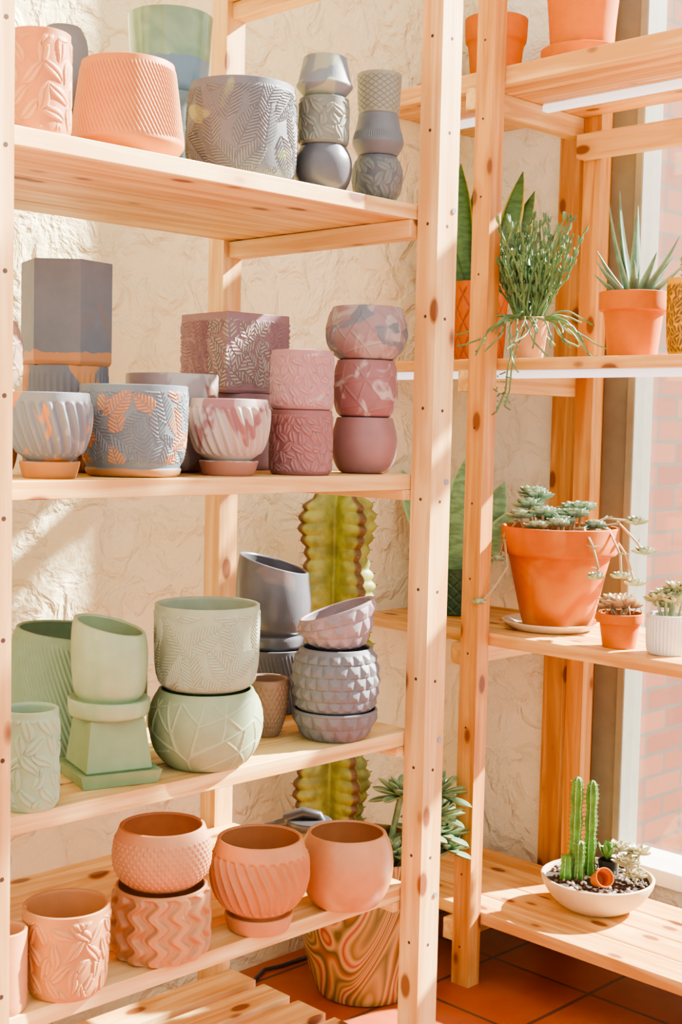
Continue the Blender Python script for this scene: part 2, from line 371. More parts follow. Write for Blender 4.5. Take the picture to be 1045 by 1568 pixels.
for i,(x,z) in enumerate(((2.85,2.322-.045),(2.66,1.604-.028))):
    l=MB(); l.box(x,x+.026,1.06,2.14,z-.020,z-.001); l.box(x,x+.026,2.195,2.5,z-.020,z-.001); l.obj('led_strip_light',[EM],smooth=False,bevel=.004)
# ---------- pottery ----------
class St:
    def __init__(s,cx,z,Y=None,yb=None,w=0,X=None):
        s.z=z; s.cx=cx
        if Y is not None or X is not None:
            y=800
            for _ in range(4):
                rx,ry,v,h=ray(cx,y)
                if Y is not None: s.Y=Y; s.X=Y*rx/ry
                else: s.X=X; s.Y=X*ry/rx
                y=proj(s.X,s.Y,z)[1]
        else:
            X,Y=onZ(cx,yb,z); r=w/2*mpp(X,Y,z); d=math.hypot(X,Y); s.X=X+X/d*r; s.Y=Y+Y/d*r
    def zt(s,py):
        x=proj(s.X,s.Y,s.z)[0]; rx,ry,v,h=ray(x,py); return EYE+v/h*q*(s.X+s.Y)
    def add(s,name,w,yt,prof,mat,**k):
        H=s.zt(yt)-s.z; m=mpp(s.X,s.Y,s.z+H/2); R=w/2*m
        o=lathe(name,(s.X,s.Y,s.z),H,R,prof,mat,**k)
        s.z+=H+.0014; return o
CYL=[(.9,0),(.96,.02),(1,.1),(1,.5),(1,.9),(1,1)]
CUP=[(.55,0),(.78,.02),(.93,.12),(.99,.35),(1,.7),(.99,1)]
BALL=[(.55,0),(.7,.01),(.93,.2),(1.03,.5),(1.0,.75),(.86,.93),(.8,1)]
BOWLS=[(.62,0),(.66,.02),(.74,.17),(.75,.2),(.68,.2),(.5,.19),(.6,.22),(.85,.33),(1,.6),(1.01,.85),(.96,1)]
z1,z2,z3,z4=SH[1:5]
PI=math.pi
# shelf 1
St(60,z1,Y=1.735).add('leaf_relief_planter',94,54,CYL,potmat('t1','#C48464','#DBAA8A'),disp=d_leaf(9,.05,.009,.0022,3,'curl',m=.6),nt=260,nz=110)
St(96,z1,Y=1.935).add('round_shouldered_planter',76,44,[(.8,0),(1,.1),(1,.8),(.95,.92),(.7,1)],potmat('t2','#989A98'))
St(195,z1,Y=1.778).add('ribbed_cone_planter',174,100,[(.7,0),(.82,.03),(.99,.15),(1,.18),(.97,.3),(.84,.9),(.81,1)],potmat('t3','#CB865C','#E2B08A'),disp=d_ribs(80,70,.0011,m=.7),nt=720,nz=90,band=(.19,.95))
s=St(258,z1,Y=1.99); s.add('stacked_cup_planter',110,150,CYL,potmat('t4','#8FA3A3')); s.add('glazed_celadon_planter',130,28,[(.8,0),(.86,.04),(.9,.2),(.97,.7),(1,1)],potmat('celadon','#A6BEA2',marble='#93AC94',ms=7,thr=(.45,.6),rough=.12,low=('#8FA8B8',.06)))
St(369,z1,Y=1.795).add('fern_relief_planter',168,136,[(.82,0),(.9,.02),(.98,.12),(1.01,.4),(1,.7),(.96,1)],potmat('t5','#76787C','#9C9E9C',marble='#A0A688',ms=5,thr=(.56,.58)),disp=d_leaf(9,.085,.02,.0018,8,'fern',m=.6),nt=520,nz=150)
s=St(494,z1,Y=1.737)
s.add('round_cup_planter',88,226,BALL,potmat('t6','#66666A',rough=.35)); s.add('leaf_cup_planter',76,154,CYL,potmat('t7','#7C8078','#9A9D90'),disp=d_leaf(8,.035,.008,.0018,5,'curl',m=.6),nt=260,nz=90)
s.add('hat_shaped_planter',88,90,[(.62,0),(.66,.02),(.98,.27),(1,.32),(.92,.4),(.76,.95),(.74,1)],potmat('t8','#8C9294',marble='#A5AA98',ms=10))
s=St(577,z1,Y=1.733)
s.add('round_cup_planter',76,242,BALL,potmat('t9','#6C6E6E','#8C8E86'),disp=d_leaf(8,.035,.009,.0012,55,'curl',m=.6),nt=260,nz=90); s.add('hourglass_planter',80,178,[(.7,0),(.78,.03),(1,.3),(.98,.36),(.8,.85),(.78,1)],potmat('t10','#7A7E80','#969894'),disp=d_ribs(70,0,.0006,m=.3),band=(.35,.6),nt=400)
s.add('diamond_relief_planter',69,116,[(.85,0),(.9,.04),(.94,.2),(1,1)],potmat('t11','#97998C','#7E827A'),disp=d_diam(16,7,.0014,True,.8),nt=320,nz=90)
# shelf 2
s=St(-10,z2,Y=1.85); s.add('round_planter',76,596,BALL,potmat('a0','#B98A7E')); s.add('round_planter',84,492,BALL,potmat('a1','#A98E86',marble='#BCA090'),disp=d_lines(8,.0015),nt=200,nz=70)
s=St(100,z2,Y=1.955); s.add('marbled_planter',128,562,CYL,potmat('a2','#BE8A68',marble='#7C8086',ms=16,thr=(.48,.52),stretch=(1,1,.35)),disp=d_ribs(40,3,.001),nt=320)
s.add('hexagonal_planter',140,404,[(.95,0),(.97,.012),(1,.04),(1,.96),(1,1)],potmat('a3','#75787C',marble='#807A78',ms=12,thr=(.54,.66),low=('#BE8A6C',.022)),ngon=6,rot=-1.85,smooth=False)
St(76,z2,Y=1.75).add('ribbed_bowl_planter',124,602,BOWLS,potmat('a4','#868A8E',marble='#D0946C',ms=18,thr=(.56,.60),marble2='#ACADAA',stretch=(1,1,.45),low=('#B9825C',.026)),disp=d_ribs(22,13,.003),band=(.27,.9),nt=300,nz=90)
St(204,z2,Y=1.775).add('leaf_print_planter',164,591,[(.72,0),(.86,.01),(.9,.09),(.86,.1),(.88,.12),(.96,.25),(1,.6),(1,1)],potmat('a5','#7E878C','#CF946C',low=('#AE8264',.012)),disp=d_leaf(9,.055,.016,.0014,4,'print',sp=.007),band=(.14,.95),nt=520,nz=150)
St(262,z2,Y=1.91).add('marbled_planter',142,574,CUP,potmat('a6','#A19292',marble='#CAC2BC',ms=9,marble2='#96706C'))
s=St(357,z2,Y=1.985); s.add('round_rim_planter',126,604,CYL,potmat('a7','#9C7C80'))
s.add('square_prism_planter',166,484,[(.95,0),(.97,.012),(1,.04),(1,.96),(1,1)],potmat('a8','#9C7C80','#CCC8B8'),ngon=4,rot=.72-PI,smooth=False,disp=d_leaf(9,.05,.014,.0022,14,'fern',sp=.009,cond=lambda T,z:(((T-(.72-PI)-.0)%(2*PI)<1.1)|((T-(.72-PI))%(2*PI)>2*PI-.55))*(z<.93)*(z>.08)),nt=560,nz=130,band=(.06,.93))
St(350,z2,Y=1.752).add('ribbed_bowl_planter',122,612,BOWLS,potmat('a9','#C8BBB0',marble='#A07270',ms=18,thr=(.56,.62),stretch=(1,1,.5),low=('#B07C72',.024)),disp=d_ribs(24,15,.003),band=(.27,.9),nt=300,nz=90)
s=St(460,z2,Y=1.742)
for nme,yt,c,l in (('leaf_relief_planter',629,'#936462','#AE8682'),('leaf_relief_planter',538,'#B28886','#C8A49F')):
    s.add(nme,95,yt,CYL,potmat('b'+c,c,l,marble='#C8B2AC',ms=8,thr=(.66,.7)),disp=d_leaf(9,.03,.007,.0022,int(yt),'curl',m=.5),nt=280,nz=110)
s=St(557,z2,Y=1.757)
s.add('marbled_round_planter',100,640,[(.6,0),(.75,.02),(.95,.22),(1.03,.5),(.98,.75),(.86,1)],potmat('c1','#9C7470',marble='#C2B0A8',ms=8,thr=(.58,.61)))
s.add('marbled_round_planter',98,553,[(.72,0),(.85,.03),(.98,.25),(1.02,.6),(.9,1)],potmat('c2','#9C706E',marble='#C6B6B0',ms=17,thr=(.56,.63)),disp=d_lines(7,.0014,m=.2),nt=260,nz=90)
s.add('marbled_round_planter',124,472,[(.6,0),(.72,.03),(.95,.25),(1.02,.5),(.97,.75),(.85,1)],potmat('c3','#9C8280',marble='#BCB2AC',ms=18,thr=(.54,.62),marble2='#84888C'),disp=d_lines(9,.0016,m=.2),nt=300,nz=90)
# shelf 3
St(45,z3,yb=1245,w=80).add('leaf_relief_planter',87,1084,CYL,potmat('g1','#A3B49C','#B8C6AE'),disp=d_leaf(9,.045,.009,.0026,21,'curl',m=.5),nt=280,nz=120)
St(120,z3,Y=1.965).add('ribbed_slant_planter',208,966,[(.8,0),(.88,.02),(.97,.15),(1,.5),(.97,.9),(.9,1)],potmat('g2','#8CA086','#A4B49A'),disp=d_ribs(90,60,.0011,m=.5),nt=640,nz=90,slant=.012,sphi=2.5)
s=St(166,z3,Y=1.768)
s.add('square_planter_with_saucer',182,1094,[(.88,0),(.9,.01),(.98,.2),(.99,.22),(.93,.22),(.76,.2),(.80,.24),(.66,.98),(.65,1)],potmat('g3','#8C9C7E'),ngon=4,rot=-2.637,smooth=False,nt=64,inz=.35)
s.add('slant_rim_planter_with_saucer',127,957,[(.9,0),(.97,.02),(1,.18),(.97,.2),(.85,.19),(.7,.18),(.8,.22),(.88,.32),(.92,.6),(.92,.85),(.86,1)],potmat('g4','#A4B296',rough=.28),slant=.017,sphi=2.2,inz=.3)
s=St(314,z3,yb=1182,w=100)
s.add('leaf_line_bowl_planter',172,1053,[(.55,0),(.68,.01),(.92,.22),(1.02,.52),(.99,.78),(.84,1)],potmat('g5','#98A389','#B4BCA2'),disp=d_lines(11,.0016,.0013,6,m=.8),nt=420,nz=110)
s.add('fern_relief_planter',160,924,[(.72,0),(.85,.03),(.95,.14),(.99,.4),(1,1)],potmat('g6','#A6B09C','#B9C1AE'),disp=d_leaf(9,.085,.021,.0017,31,'fern'),nt=520,nz=150)
St(406,z3,yb=1130,w=44).add('dotted_bowl_planter',72,1038,[(.55,0),(.62,.02),(.9,.4),(1,.85),(.98,1)],potmat('g7','#8C7266'),disp=d_dots(30,12,.0014),nt=260,nz=90)
s=St(416,z3,Y=1.985)
s.add('ribbed_planter',112,990,[(.8,0),(.9,.03),(1,.3),(1,1)],potmat('g8','#68686C'),disp=d_ribs(60,26,.001),nt=400)
s.add('slant_rim_planter_with_saucer',118,862,[(.78,0),(.82,.02),(.84,.14),(.8,.16),(.7,.17),(.86,.22),(.97,.35),(1,.65),(.9,1)],potmat('g9','#6C6C70',marble='#8C7E7A',ms=7,thr=(.6,.7),rough=.3),slant=.022,sphi=2.25,inz=.3)
s=St(512,z3,yb=1137,w=76)
s.add('faceted_bowl_planter',132,1083,[(.6,0),(.68,.02),(.9,.4),(1,.95),(.98,1)],potmat('h1','#797678'),disp=d_facet(16,2,.005),nt=256,nz=60,ang=18)
s.add('faceted_bowl_planter',134,990,[(.86,0),(.92,.04),(1,.35),(.98,.75),(.82,1)],potmat('h2','#7A787A'),disp=d_facet(20,5,.0045),nt=320,nz=90,ang=18)
s.add('slant_faceted_bowl_planter',118,932,[(.6,0),(.7,.04),(.9,.35),(1.0,.8),(.97,1)],potmat('h3','#8E8284',marble='#A28E90',ms=10),disp=d_facet(14,3,.005),nt=256,nz=60,slant=.024,sphi=-.75,ang=18)
# shelf 4
St(4,z4,Y=1.715).add('smooth_cylinder_planter',74,1422,CYL,potmat('p0','#CB987C'))
St(101,z4,yb=1536,w=110).add('leaf_relief_planter',134,1383,[(.78,0),(.84,.02),(.9,.15),(.96,.6),(.99,1)],potmat('p1','#BC8868','#CE9E80'),disp=d_leaf(9,.05,.009,.0024,44,'curl',m=.5),nt=320,nz=130)
s=St(246,z4,yb=1482,w=130)
s.add('wave_relief_planter',146,1352,[(.85,0),(.92,.03),(1,.15),(1,.6),(.96,1)],potmat('p2','#C08E70'),disp=lambda T,S,Z,R,H:(.0055*np.sin(13*T+1.3*np.sin(Z*2*math.pi/.038))+.0012*np.sin(39*T+3.9*np.sin(Z*2*math.pi/.038)),T*0),nt=400,nz=130,band=(.0,.97))
s.add('dotted_round_planter',148,1262,[(.66,0),(.76,.03),(.97,.25),(1.02,.5),(.98,.78),(.88,1)],potmat('p3','#C28E72'),disp=d_dots(42,13,.0022),nt=420,nz=140,band=(.05,.86))
St(396,z4,yb=1436,w=92).add('twisted_rib_planter_with_saucer',148,1281,[(.6,0),(.64,.01),(.72,.16),(.7,.19),(.64,.18),(.5,.17),(.72,.25),(.95,.42),(1.02,.62),(.98,.82),(.88,1)],potmat('p4','#C48B6C'),disp=lambda T,S,Z,R,H:(.0042*(1-np.abs(np.sin((28*T+18*Z/H+.8*np.sin(Z/H*9))/2))**.8*2),T*0),band=(.24,.86),nt=460,nz=110,inz=.32)
St(529,z4,yb=1397,w=84).add('smooth_round_planter',143,1273,[(.55,0),(.7,.01),(.92,.22),(1.02,.5),(.98,.8),(.84,1)],potmat('p5','#C88F70',rough=.32))
# watering can standing at the back of the shelf
s=St(474,z4,Y=2.11); E=empty('watering_can',(s.X,s.Y,s.z)); BLK=plain('charcoal_plastic','#3A3A3E',.35)
Hc=s.zt(1268)-s.z; lathe('body',(0,0,0),Hc,.052,[(.9,0),(.95,.03),(1,.2),(.95,.8),(.8,1)],BLK,parent=E,wall=.003)
mb=MB(); mb.tube([(q*a,-q*a,Hc+h) for a,h in((-.05,-.05),(-.062,-.01),(-.05,.022),(-.015,.036),(.02,.03),(.038,.0),(.04,-.02))],[.009,.011,.013,.013,.012,.01,.008],12); mb.tube([(q*-.04,q*.04,Hc*.3),(q*-.1,q*.1,Hc*.9)],[.012,.008],10); mb.obj('handle_and_spout',[BLK],E)
# ---------- plants ----------
GR=plain('leaf_green','#5F8A4A',.45)
def leafmat(name,c,edge,rough=.45,st=False):
    m,nt,b=newmat(name); tc=N(nt,'ShaderNodeTexCoord'); n=N(nt,'ShaderNodeTexNoise'); n.inputs['Scale'].default_value=28; n.inputs['Detail'].default_value=3
    mp=N(nt,'ShaderNodeMapping'); mp.inputs['Scale'].default_value=(1,1,3 if st else 1); nt.links.new(tc.outputs['Object'],mp.inputs[0]); nt.links.new(mp.outputs[0],n.inputs[0])
    cc=L(c); base=mixc(nt,ramp(nt,n.outputs[0],.4,.62),tuple(x*.62 for x in cc[:3])+(1,),tuple(min(1,x*1.02) for x in cc[:3])+(1,))
    a=N(nt,'ShaderNodeAttribute',attribute_name='mask')
    nt.links.new(mixc(nt,ramp(nt,a.outputs['Fac'],.6,.95),base,L(edge)),b.inputs['Base Color']); b.inputs['Roughness'].default_value=rough
    return m
def rosette(mb,c,n,Ln,W,T,tilt=(.2,1.2),shape='succ',bend=-.4,mi=0):
    for i in range(n):
        a=i*2.39996; f=i/n; e=tilt[1]*(1-f)+tilt[0]*f
        d=(math.sin(e)*math.cos(a),math.sin(e)*math.sin(a),math.cos(e))
        mb.blade(Vector(c)+Vector(d)*.003,d,Ln*(1-.45*f)*random.uniform(.9,1.1),W*(1-.3*f),T,bend*(.6+f*.4),shape,mi=mi)
P0=empty('potted_euphorbia_cactus',(2.39,2.27,0)); 
mt,nt,b=newmat('swirl_glaze'); tc=N(nt,'ShaderNodeTexCoord'); w=N(nt,'ShaderNodeTexNoise'); w.inputs['Scale'].default_value=3.4; w.inputs['Detail'].default_value=1; w.inputs['Distortion'].default_value=.8
mp=N(nt,'ShaderNodeMapping'); mp.inputs['Location'].default_value=(1.1,.4,.2); mp.inputs['Scale'].default_value=(1.4,1.4,.9); nt.links.new(tc.outputs['Object'],mp.inputs[0]); nt.links.new(mp.outputs[0],w.inputs[0])
ml=N(nt,'ShaderNodeMath',operation='MULTIPLY'); ml.inputs[1].default_value=5.5; nt.links.new(w.outputs[0],ml.inputs[0])
fr=N(nt,'ShaderNodeMath',operation='FRACT'); nt.links.new(ml.outputs[0],fr.inputs[0])
r=N(nt,'ShaderNodeValToRGB'); r.color_ramp.interpolation='LINEAR'; e=r.color_ramp.elements; e[0].color=L('#5E5A34'); e[1].color=L('#5E5A34'); e[1].position=1
for p_,c in((.12,'#A08252'),(.24,'#766638'),(.33,'#B89A66'),(.44,'#8E4430'),(.54,'#BE9C6C'),(.66,'#545430'),(.78,'#94602E'),(.88,'#B09260')): k=e.new(p_); k.color=L(c)
nt.links.new(fr.outputs[0],r.inputs[0]); nt.links.new(r.outputs[0],b.inputs['Base Color']); b.inputs['Roughness'].default_value=.25
lathe('pot',(0,0,0),.37,.185,[(.6,0),(.66,.01),(.82,.25),(.93,.55),(.98,.85),(1,.97),(1,1)],mt,wall=.012,parent=P0,soil=SOIL,soilz=.88)
CAC=leafmat('cactus_skin','#8E9446','#5E4628',.5)
def cactus(mb,x,y,z0,H,R,ribs,wav,lam,mi=0,n=160,rot=.3,deep=.5):
    nt_=ribs*24; vs=[];ks=[];fs=[]
    for i in range(n+1):
        f=i/n; z=f*H; taper=min(1,((1-f)/.06))**.5 if f>.94 else 1
        sc=1+wav*(abs(math.sin(z*math.pi/lam))*2-1)
        big=1+.10*math.sin(z*2*math.pi/(lam*5.5))
        for j in range(nt_):
            t=j/nt_*2*math.pi; rr=abs(math.cos((t-rot)*ribs/2))**2.2
            r_=R*big*(1-deep+deep*rr*sc)*max(taper,.02); vs.append((x+r_*math.cos(t),y+r_*math.sin(t),z0+z)); ks.append(1. if rr>.97 else (.6 if rr>.9 else 0))
    for i in range(n):
        for j in range(nt_): fs.append((i*nt_+j,i*nt_+(j+1)%nt_,(i+1)*nt_+(j+1)%nt_,(i+1)*nt_+j))
    mb.add(vs,fs,mi,ks)
    for k in range(ribs):
        t=rot+2*math.pi*k/ribs
        for zz in np.arange(lam*.5,H*.96,lam):
            big=1+.10*math.sin(zz*2*math.pi/(lam*5.5)); b0=Vector((x+R*big*(1+wav*deep)*math.cos(t),y+R*big*(1+wav*deep)*math.sin(t),z0+zz))
            for e_ in(-.5,0,.5): mb.tube([b0,b0+Vector((math.cos(t+e_),math.sin(t+e_),.3))*lam*.3],[.0010,.0003],4,1)
SP=plain('spine','#7A5A3C',.7)
mb=MB(); cactus(mb,-.075,.055,.32,.97,.1,4,.08,.03,n=320,rot=-.2,deep=.66); mb.obj('cactus_stem',[CAC,SP],P0)
ECH=leafmat('echeveria','#7E9C74','#A0B890'); 
mb=MB()
for (x,y,z,s_c) in ((.135,-.115,.50,1.1),(.06,-.13,.42,.9),(.16,-.07,.44,.95),(.13,-.13,.40,.95),(.0,-.11,.52,.95),(-.03,-.12,.38,.8),(.15,-.14,.36,.8),(.09,-.15,.46,.9)):
    rosette(mb,(x,y,z),24,.09*s_c,.028,.007,tilt=(.15,1.7),shape='succ',bend=-.3); mb.tube([(x*.5,y*.5,.3),(x,y,z)],.008,7)
mb.obj('echeveria_rosettes',[ECH],P0)
def plantpot(nm,s,w,yt,prof,mat,soilz=.85,**k):
    H=s.zt(yt)-s.z; m_=mpp(s.X,s.Y,s.z+H/2); R=w/2*m_
    E=empty(nm,(s.X,s.Y,s.z)); lathe('pot',(0,0,0),H,R,prof,mat,parent=E,soil=SOIL,soilz=soilz,**k); return E,H,R
FP=[(.68,0),(.7,.01),(.84,.68),(.86,.72),(.97,.72),(1,.74),(1,.98),(1,1)]
B_,C_,D_,A_=1.6045,.9115,.1885,2.3225
SNK=leafmat('snake_leaf','#457038','#CFC050',.4,True); SNB=leafmat('silver_snake_leaf','#7CA87A','#9EC294',.4,True)
E,H,R=plantpot('potted_snake_plant',St(733,B_,X=2.87),88,434,[(.8,0),(.85,.02),(1,1)],potmat('geo','#C06A2A','#8A4A1C'),disp=d_diam(10,3,.004,True,.7),nt=200,nz=60)
mb=MB()
for u_,v_,l,w_,tl in ((-.04,0,.37,.06,-.06),(-.01,.02,.31,.055,-.03),(.03,0,.36,.06,.22),(.04,.02,.32,.055,.36),(-.04,-.01,.27,.05,-.38),(.01,-.02,.36,.05,.06),(.045,-.01,.22,.045,.45),(-.02,.02,.30,.05,-.2)):
    d=(q*tl,-q*tl,1); mb.blade((q*(u_+v_),q*(v_-u_),H*.82),d,l,w_,.004,.1,'snake',ns=14,twist=random.uniform(-.4,.4),upv=(q+random.uniform(-.3,.3),q,0))
mb.obj('leaves',[SNK],E)
E,H,R=plantpot('potted_whale_fin_plant',St(700,C_,X=2.84),84,868,[(.8,0),(.85,.02),(1,1)],potmat('dgreen','#3C5644','#5C7466',rough=.3),disp=d_diam(12,4,.003,True,.6),nt=200,nz=60)
mb=MB()
for u_,v_,l,w_,tl in ((.0,-.02,.33,.10,.04),(.03,.01,.28,.085,.36),(-.03,0,.32,.085,-.46),(-.02,-.01,.22,.07,-.25),(.04,-.02,.22,.07,.6),(.01,.02,.24,.07,-.08)):
    d=(q*tl,-q*tl,1); mb.blade((q*(u_+v_),q*(v_-u_),H*.82),d,l,w_,.005,.1,'snake',ns=14,twist=random.uniform(-.2,.2),upv=(q,q+random.uniform(-.3,.3),0))
mb.obj('leaves',[SNB],E)
# rhipsalis
E,H,R=plantpot('potted_rhipsalis',St(810,B_,X=2.70),58,487,[(.72,0),(.75,.01),(.97,.8),(1,1)],potmat('pinkpot','#D2A08A'))
mb=MB(); RH=leafmat('rhipsalis_green','#64885A','#64885A')
for i in range(80):
    a=random.uniform(0,2*PI); t=random.uniform(.05,.62); p=Vector((R*.5*math.cos(a),R*.5*math.sin(a),H*.84)); d=Vector((math.sin(t)*math.cos(a),math.sin(t)*math.sin(a),math.cos(t)))
    Lh=random.uniform(.14,.28); pts=[p.copy()]; n=9
    for k in range(n):
        d=(d+Vector((random.uniform(-.26,.26),random.uniform(-.26,.26),.12))).normalized(); p=p+d*Lh/n; pts.append(p.copy())
        if k>1:
            for _ in range(2):
                dd=(d+Vector((random.uniform(-1,1),random.uniform(-1,1),.2))).normalized(); mb.tube([p,p+dd*.009,p+dd*.014+Vector((0,0,.007))],[.0028,.0034,.002],5)
    mb.tube(pts,[.0025]*n+[.0018],5)
for i in range(34):
    a=random.choice([random.gauss(3.3,.7),random.gauss(-.9,.6)]); p=Vector((R*.6*math.cos(a),R*.6*math.sin(a),H*.86)); d=Vector((math.cos(a)*.8,math.sin(a)*.8,.7)); pts=[p.copy()]; n=random.randint(8,16)
    for k in range(n):
        d=(d+Vector((random.uniform(-.35,.35),random.uniform(-.35,.35),-.22 if k<8 else .05))).normalized()
        p=p+d*.013
        if p.z<.006 and p.x>-.085 : p.z=.006; d.z=abs(d.z)*.2
        pts.append(p.copy())
    mb.tube(pts,.0023,5)
for oy in (0,.012):
    pts=[Vector((-.03,-.02+oy,H*.8)),Vector((-.06,-.03+oy,H*.7)),Vector((-.085,-.03+oy,.03)),Vector((-.095,-.02+oy,-.03)),Vector((-.093,-.015+oy,-.08)),Vector((-.098,-.005+oy*2,-.12-oy))]
    mb.tube(pts,.0022,5)
    for k in range(8):
        p=pts[-1]+Vector((0,0,k*.012)); mb.tube([p,p+Vector((random.uniform(-.02,.02),random.uniform(-.02,.02),random.uniform(-.02,.01)))],.0019,5)
mb.obj('stems',[RH],E)
# aloe
E,H,R=plantpot('potted_aloe',St(968,B_,X=2.79),106,449,FP,TERRA)
mb=MB(); AL=leafmat('aloe_green','#64866A','#98A88C')
for u_,v_,l in ((-.42,.1,.25),(-.25,.2,.28),(-.05,-.1,.24),(.12,.1,.2),(.8,-.3,.19),(1.6,0,.16),(-1.3,-.2,.14),(-.9,.3,.16),(.4,-.8,.14),(-.3,-1.2,.13),(1.1,.4,.16),(.0,.9,.16),(-1.9,.1,.12)):
    mb.blade((0,0,H*.84),(q*(u_+v_),q*(v_-u_),1),l,.038,.014,.25,'aloe',ns=10,cup=.4)
mb.obj('leaves',[AL],E)
E,H,R=plantpot('potted_column_cactus',St(1053,B_,X=2.76),68,428,[(.8,0),(.86,.02),(.97,.3),(1,1)],potmat('yellowpot','#DFA810','#6A4A10'),disp=d_leaf(5,.03,.009,.0008,9,'leaf',m=1),nt=200,nz=70)
CG=leafmat('green_cactus','#7FA65C','#C9C890')
mb=MB(); cactus(mb,0,0,H*.82,.09,.022,9,0,.012,n=30,deep=.2); mb.obj('cactus_stem',[CG,SP],E)
# big pot with ghost plant
z0=C_; x0,y0=onZ(843,962,z0); s=St(843,z0,X=x0); s.X,s.Y=x0,y0
GHP=empty('potted_ghost_plant',(x0,y0,z0))
mm=mpp(x0,y0,z0); lathe('saucer',(0,0,0),.022,74*mm,[(.75,0),(.8,.05),(.97,.75),(1,1)],plain('saucer_cream','#DCCDB4'),wall=.005,inz=.3,parent=GHP)
Hp=s.zt(806)-z0-.008; Rp=89*mm
lathe('pot',(.012,-.012,.008),Hp,Rp,[(.56,0),(.6,.015),(.86,.7),(.88,.73),(.96,.73),(.99,.76),(1,.97),(1,1)],potmat('oldterra','#BE6A38',marble='#D48E5E',ms=7,thr=(.5,.7),rough=.8),wall=.009,parent=GHP,soil=SOIL,soilz=.93)
GH=leafmat('ghost_leaf','#8CAC90','#C0C0A6'); ST_=plain('stem','#A89070',.7)
mb=MB()
w=lambda u,d,z:(q*d+q*u,q*d-q*u,z)
for (u_,v_,h_,r_) in ((-.065,0,.055,.05),(-.035,-.04,.04,.042),(-.09,-.03,.03,.042),(-.04,.03,.075,.05),(.015,-.05,.02,.04),(.05,-.03,.035,.045),(.075,.01,.05,.045),(.03,.02,.03,.045),(-.05,.05,.085,.045),(.0,-.08,.015,.035),(-.055,-.085,.01,.032),(.1,-.04,.01,.035),(.06,.06,.045,.045),(-.01,-.01,.025,.04)):
    c=w(u_,v_,Hp+h_); rosette(mb,c,16,r_,.027,.008,bend=-.5); mb.tube([w(u_*.8,v_*.8,Hp*.9),c],.004,6,1)
def trail(path,ls=.03):
    mb.tube(path,.0034,6,1); rosette(mb,path[-1],14,ls,.02,.006,bend=-.4)
    for i in range(1,len(path)-1):
        p=Vector(path[i])
        for _ in range(2): mb.blade(p,(random.uniform(-1,1),random.uniform(-1,1),.3),.02,.01,.003)
trail([w(-.03,0,Hp),w(-.10,-.02,Hp+.02),w(-.13,-.03,Hp-.02),w(-.145,-.04,Hp-.08)],.022)
trail([w(-.09,-.02,Hp),w(-.13,-.04,Hp-.03),w(-.13,-.10,Hp-.09),w(-.17,-.12,Hp-.15),w(-.20,-.13,Hp-.18)],.02)
trail([w(.05,-.03,Hp),w(.13,-.03,Hp+.035),w(.18,-.03,Hp+.03),w(.21,-.03,Hp+.02)],.036)
trail([w(.04,-.08,Hp+.01),w(.055,-.13,Hp+.015),w(.075,-.155,Hp-.03),w(.09,-.155,Hp-.085),w(.085,-.15,Hp-.11)],.026)
trail([w(.08,-.06,Hp),w(.125,-.10,Hp+.01),w(.15,-.12,Hp-.05),w(.155,-.12,Hp-.11)],.028)
trail([w(.07,.0,Hp),w(.17,.0,Hp+.02),w(.22,0,Hp-.03),w(.24,0,Hp-.06)],.036)
trail([w(.09,.02,Hp),w(.15,.02,Hp+.0),w(.19,0,Hp-.06),w(.215,-.02,Hp-.14)],.03)
mb.obj('rosettes',[GH,ST_],GHP)
x1,y1=onZ(948,990,C_); s=St(948,C_,X=x1); s.Y=y1
E,H,R=plantpot('potted_graptopetalum',s,72,938,FP,TERRA)
PK=leafmat('pinkish_succulent','#BAA684','#D4B090')
mb=MB()
for i in range(6):
    a=i*1.3; rosette(mb,(.024*math.cos(a),.024*math.sin(a),H+.012+.01*(i%2)),14,.038,.014,.006,bend=-.5); mb.tube([(0,0,H*.8),(.022*math.cos(a),.022*math.sin(a),H+.01)],.003,6)
for i in range(6):
    a=i*1.1+2; p=Vector((.03*math.cos(a),.03*math.sin(a),H)); mb.tube([p,p*1.5+Vector((0,0,-.02)),p*1.7+Vector((0,0,-.055))],.0018,5)
mb.obj('leaves',[PK],E)
x1,y1=onZ(1022,1000,C_); s=St(1022,C_,X=x1); s.Y=y1
E,H,R=plantpot('potted_sedum',s,66,940,[(.86,0),(.9,.02),(.98,.2),(1,1)],plain('white_ceramic','#D8D6D2',.35),disp=d_ribs(36,0,.0012),nt=288)
mb=MB()
for i in range(11):
    a=i*2.4; rr=.008+.003*i; p=(rr*math.cos(a),rr*math.sin(a),H+.012+random.uniform(0,.06)); rosette(mb,p,12,.034,.015,.006,bend=-.5); mb.tube([(p[0]*.5,p[1]*.5,H*.8),p],.003,6)
mb.obj('leaves',[leafmat('sedum_leaf','#A8B686','#D0BC9C')],E)
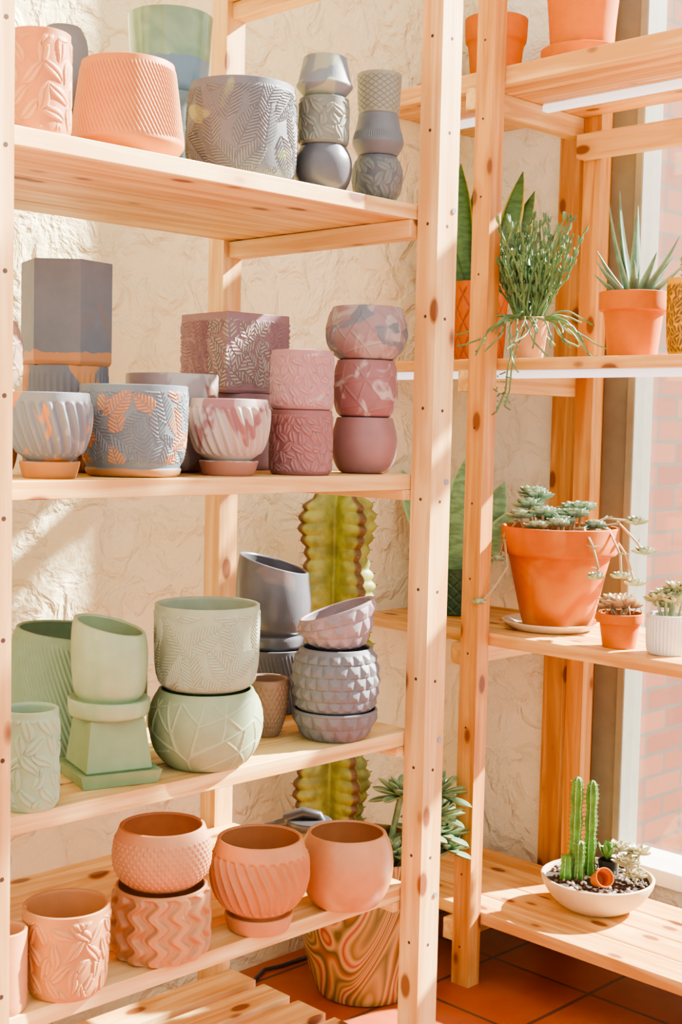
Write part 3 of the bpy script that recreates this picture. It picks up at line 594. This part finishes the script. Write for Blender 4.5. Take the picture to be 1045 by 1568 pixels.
# low bowl garden
x1,y1=onZ(914,1388,D_); s=St(914,D_,X=x1); s.Y=y1
GRV=plain('gravel','#B9AC9C',.8)
E,H,R=plantpot('cactus_dish_garden',s,172,1340,[(.5,0),(.56,.03),(.8,.3),(.98,.8),(1,1)],plain('cream_ceramic','#CBB492',.6),soilz=.86,wall=.01)
mb=MB()
for i in range(230):
    a=random.uniform(0,2*PI); rr=R*.86*math.sqrt(random.random()); k=random.uniform(.003,.008); mb.ball((rr*math.cos(a),rr*math.sin(a),H*.88+k*.3),k,random.choice([0,1,2]),(1,random.uniform(.7,1.2),.7))
mb.obj('gravel',[GRV,plain('gravel_dark','#5C4A3C',.8),plain('bark','#4A3426',.9)],E)
mb=MB(); u=lambda a,b:(q*b+q*a,q*b-q*a)
for (a,b,h,r_) in ((-.055,.03,.27,.016),(-.015,.035,.26,.015),(-.082,.0,.07,.016),(-.05,-.005,.11,.013)):
    x,y=u(a,b); cactus(mb,x,y,H*.8,h,r_,6,.12,.012,n=70,deep=.35)
mb.obj('cacti',[leafmat('bright_cactus','#5F9A44','#98C074'),SP],E)
mb=MB()
for (a,b,l,hh) in ((.075,.0,.045,.03),(.11,.02,.04,.05),(.09,-.04,.035,.01),(.06,.045,.045,.05)):
    x,y=u(a,b); rosette(mb,(x,y,H+hh),15,l,.018,.006,bend=-.4); mb.tube([(x,y,H*.85),(x,y,H+hh)],.003,6)
mb.obj('succulents',[leafmat('pale_succ','#B8BA90','#DEC6AC')],E)
mb=MB()
for i in range(9):
    a=i*2.4; t=.4+.08*i; mb.blade((*u(.03,.03),H+.035),(math.sin(t)*math.cos(a),math.sin(t)*math.sin(a),math.cos(t)),.05,.016,.002,.6,'snake')
mb.obj('seedling',[GR],E)
mp_=u(.03,.03); lathe('mini_pot_black',(mp_[0],mp_[1],H*.8),.05,.025,[(.7,0),(1,1)],plain('black_plastic','#2A2A2A',.4),parent=E,wall=.002)
mp_=u(-.015,-.06); o=lathe('mini_pot_terracotta',(mp_[0],mp_[1],H*.95),.05,.025,FP,TERRA,parent=E,wall=.003,nt=64); o.rotation_euler=(1.1,0,-.5); o.location.z+=.012
s=St(890,A_,X=2.80); E=empty('terracotta_pot_with_saucer',(s.X,s.Y,s.z)); mm=mpp(s.X,s.Y,s.z)
lathe('saucer',(0,0,0),.05,62*mm,[(.9,0),(.94,.05),(1,.8),(1,1)],TERRA,inz=.3,parent=E); lathe('pot',(0,0,.016),.26,66*mm,[(.66,0),(.7,.01),(.84,.75),(.94,.76),(.96,1)],TERRA,inz=.1,parent=E)
s=St(757,A_,X=2.96); E=empty('terracotta_pot_with_rim',(s.X,s.Y,s.z)); lathe('pot',(0,0,0),.24,48*mpp(s.X,s.Y,s.z),[(.7,0),(.74,.01),(.86,.72),(.98,.73),(1,1)],TERRA,parent=E)
# cable on the floor
mb=MB(); mb.tube([(*onZ(x,y,.006),.006) for x,y in((390,1500),(405,1484),(432,1478),(455,1470),(478,1462))],.005,8); mb.obj('power_cable',[BLK])
# ---------- lighting ----------
wd=bpy.data.worlds.new('world'); bpy.context.scene.world=wd; wd.use_nodes=True
bg=wd.node_tree.nodes['Background']; bg.inputs[0].default_value=(1,.99,.97,1); bg.inputs[1].default_value=1.2
sl=bpy.data.lights.new('sun','SUN'); sl.energy=26; sl.angle=.02; sl.color=(1,.965,.88); so=bpy.data.objects.new('sun',sl); link(so)
so.rotation_euler=Vector((-.80,.30,-.60)).to_track_quat('-Z','Y').to_euler(); so.location=(5,-1,4)
vs=bpy.context.scene.view_settings; vs.view_transform='AgX'; vs.look='AgX - Medium High Contrast'; vs.exposure=.72
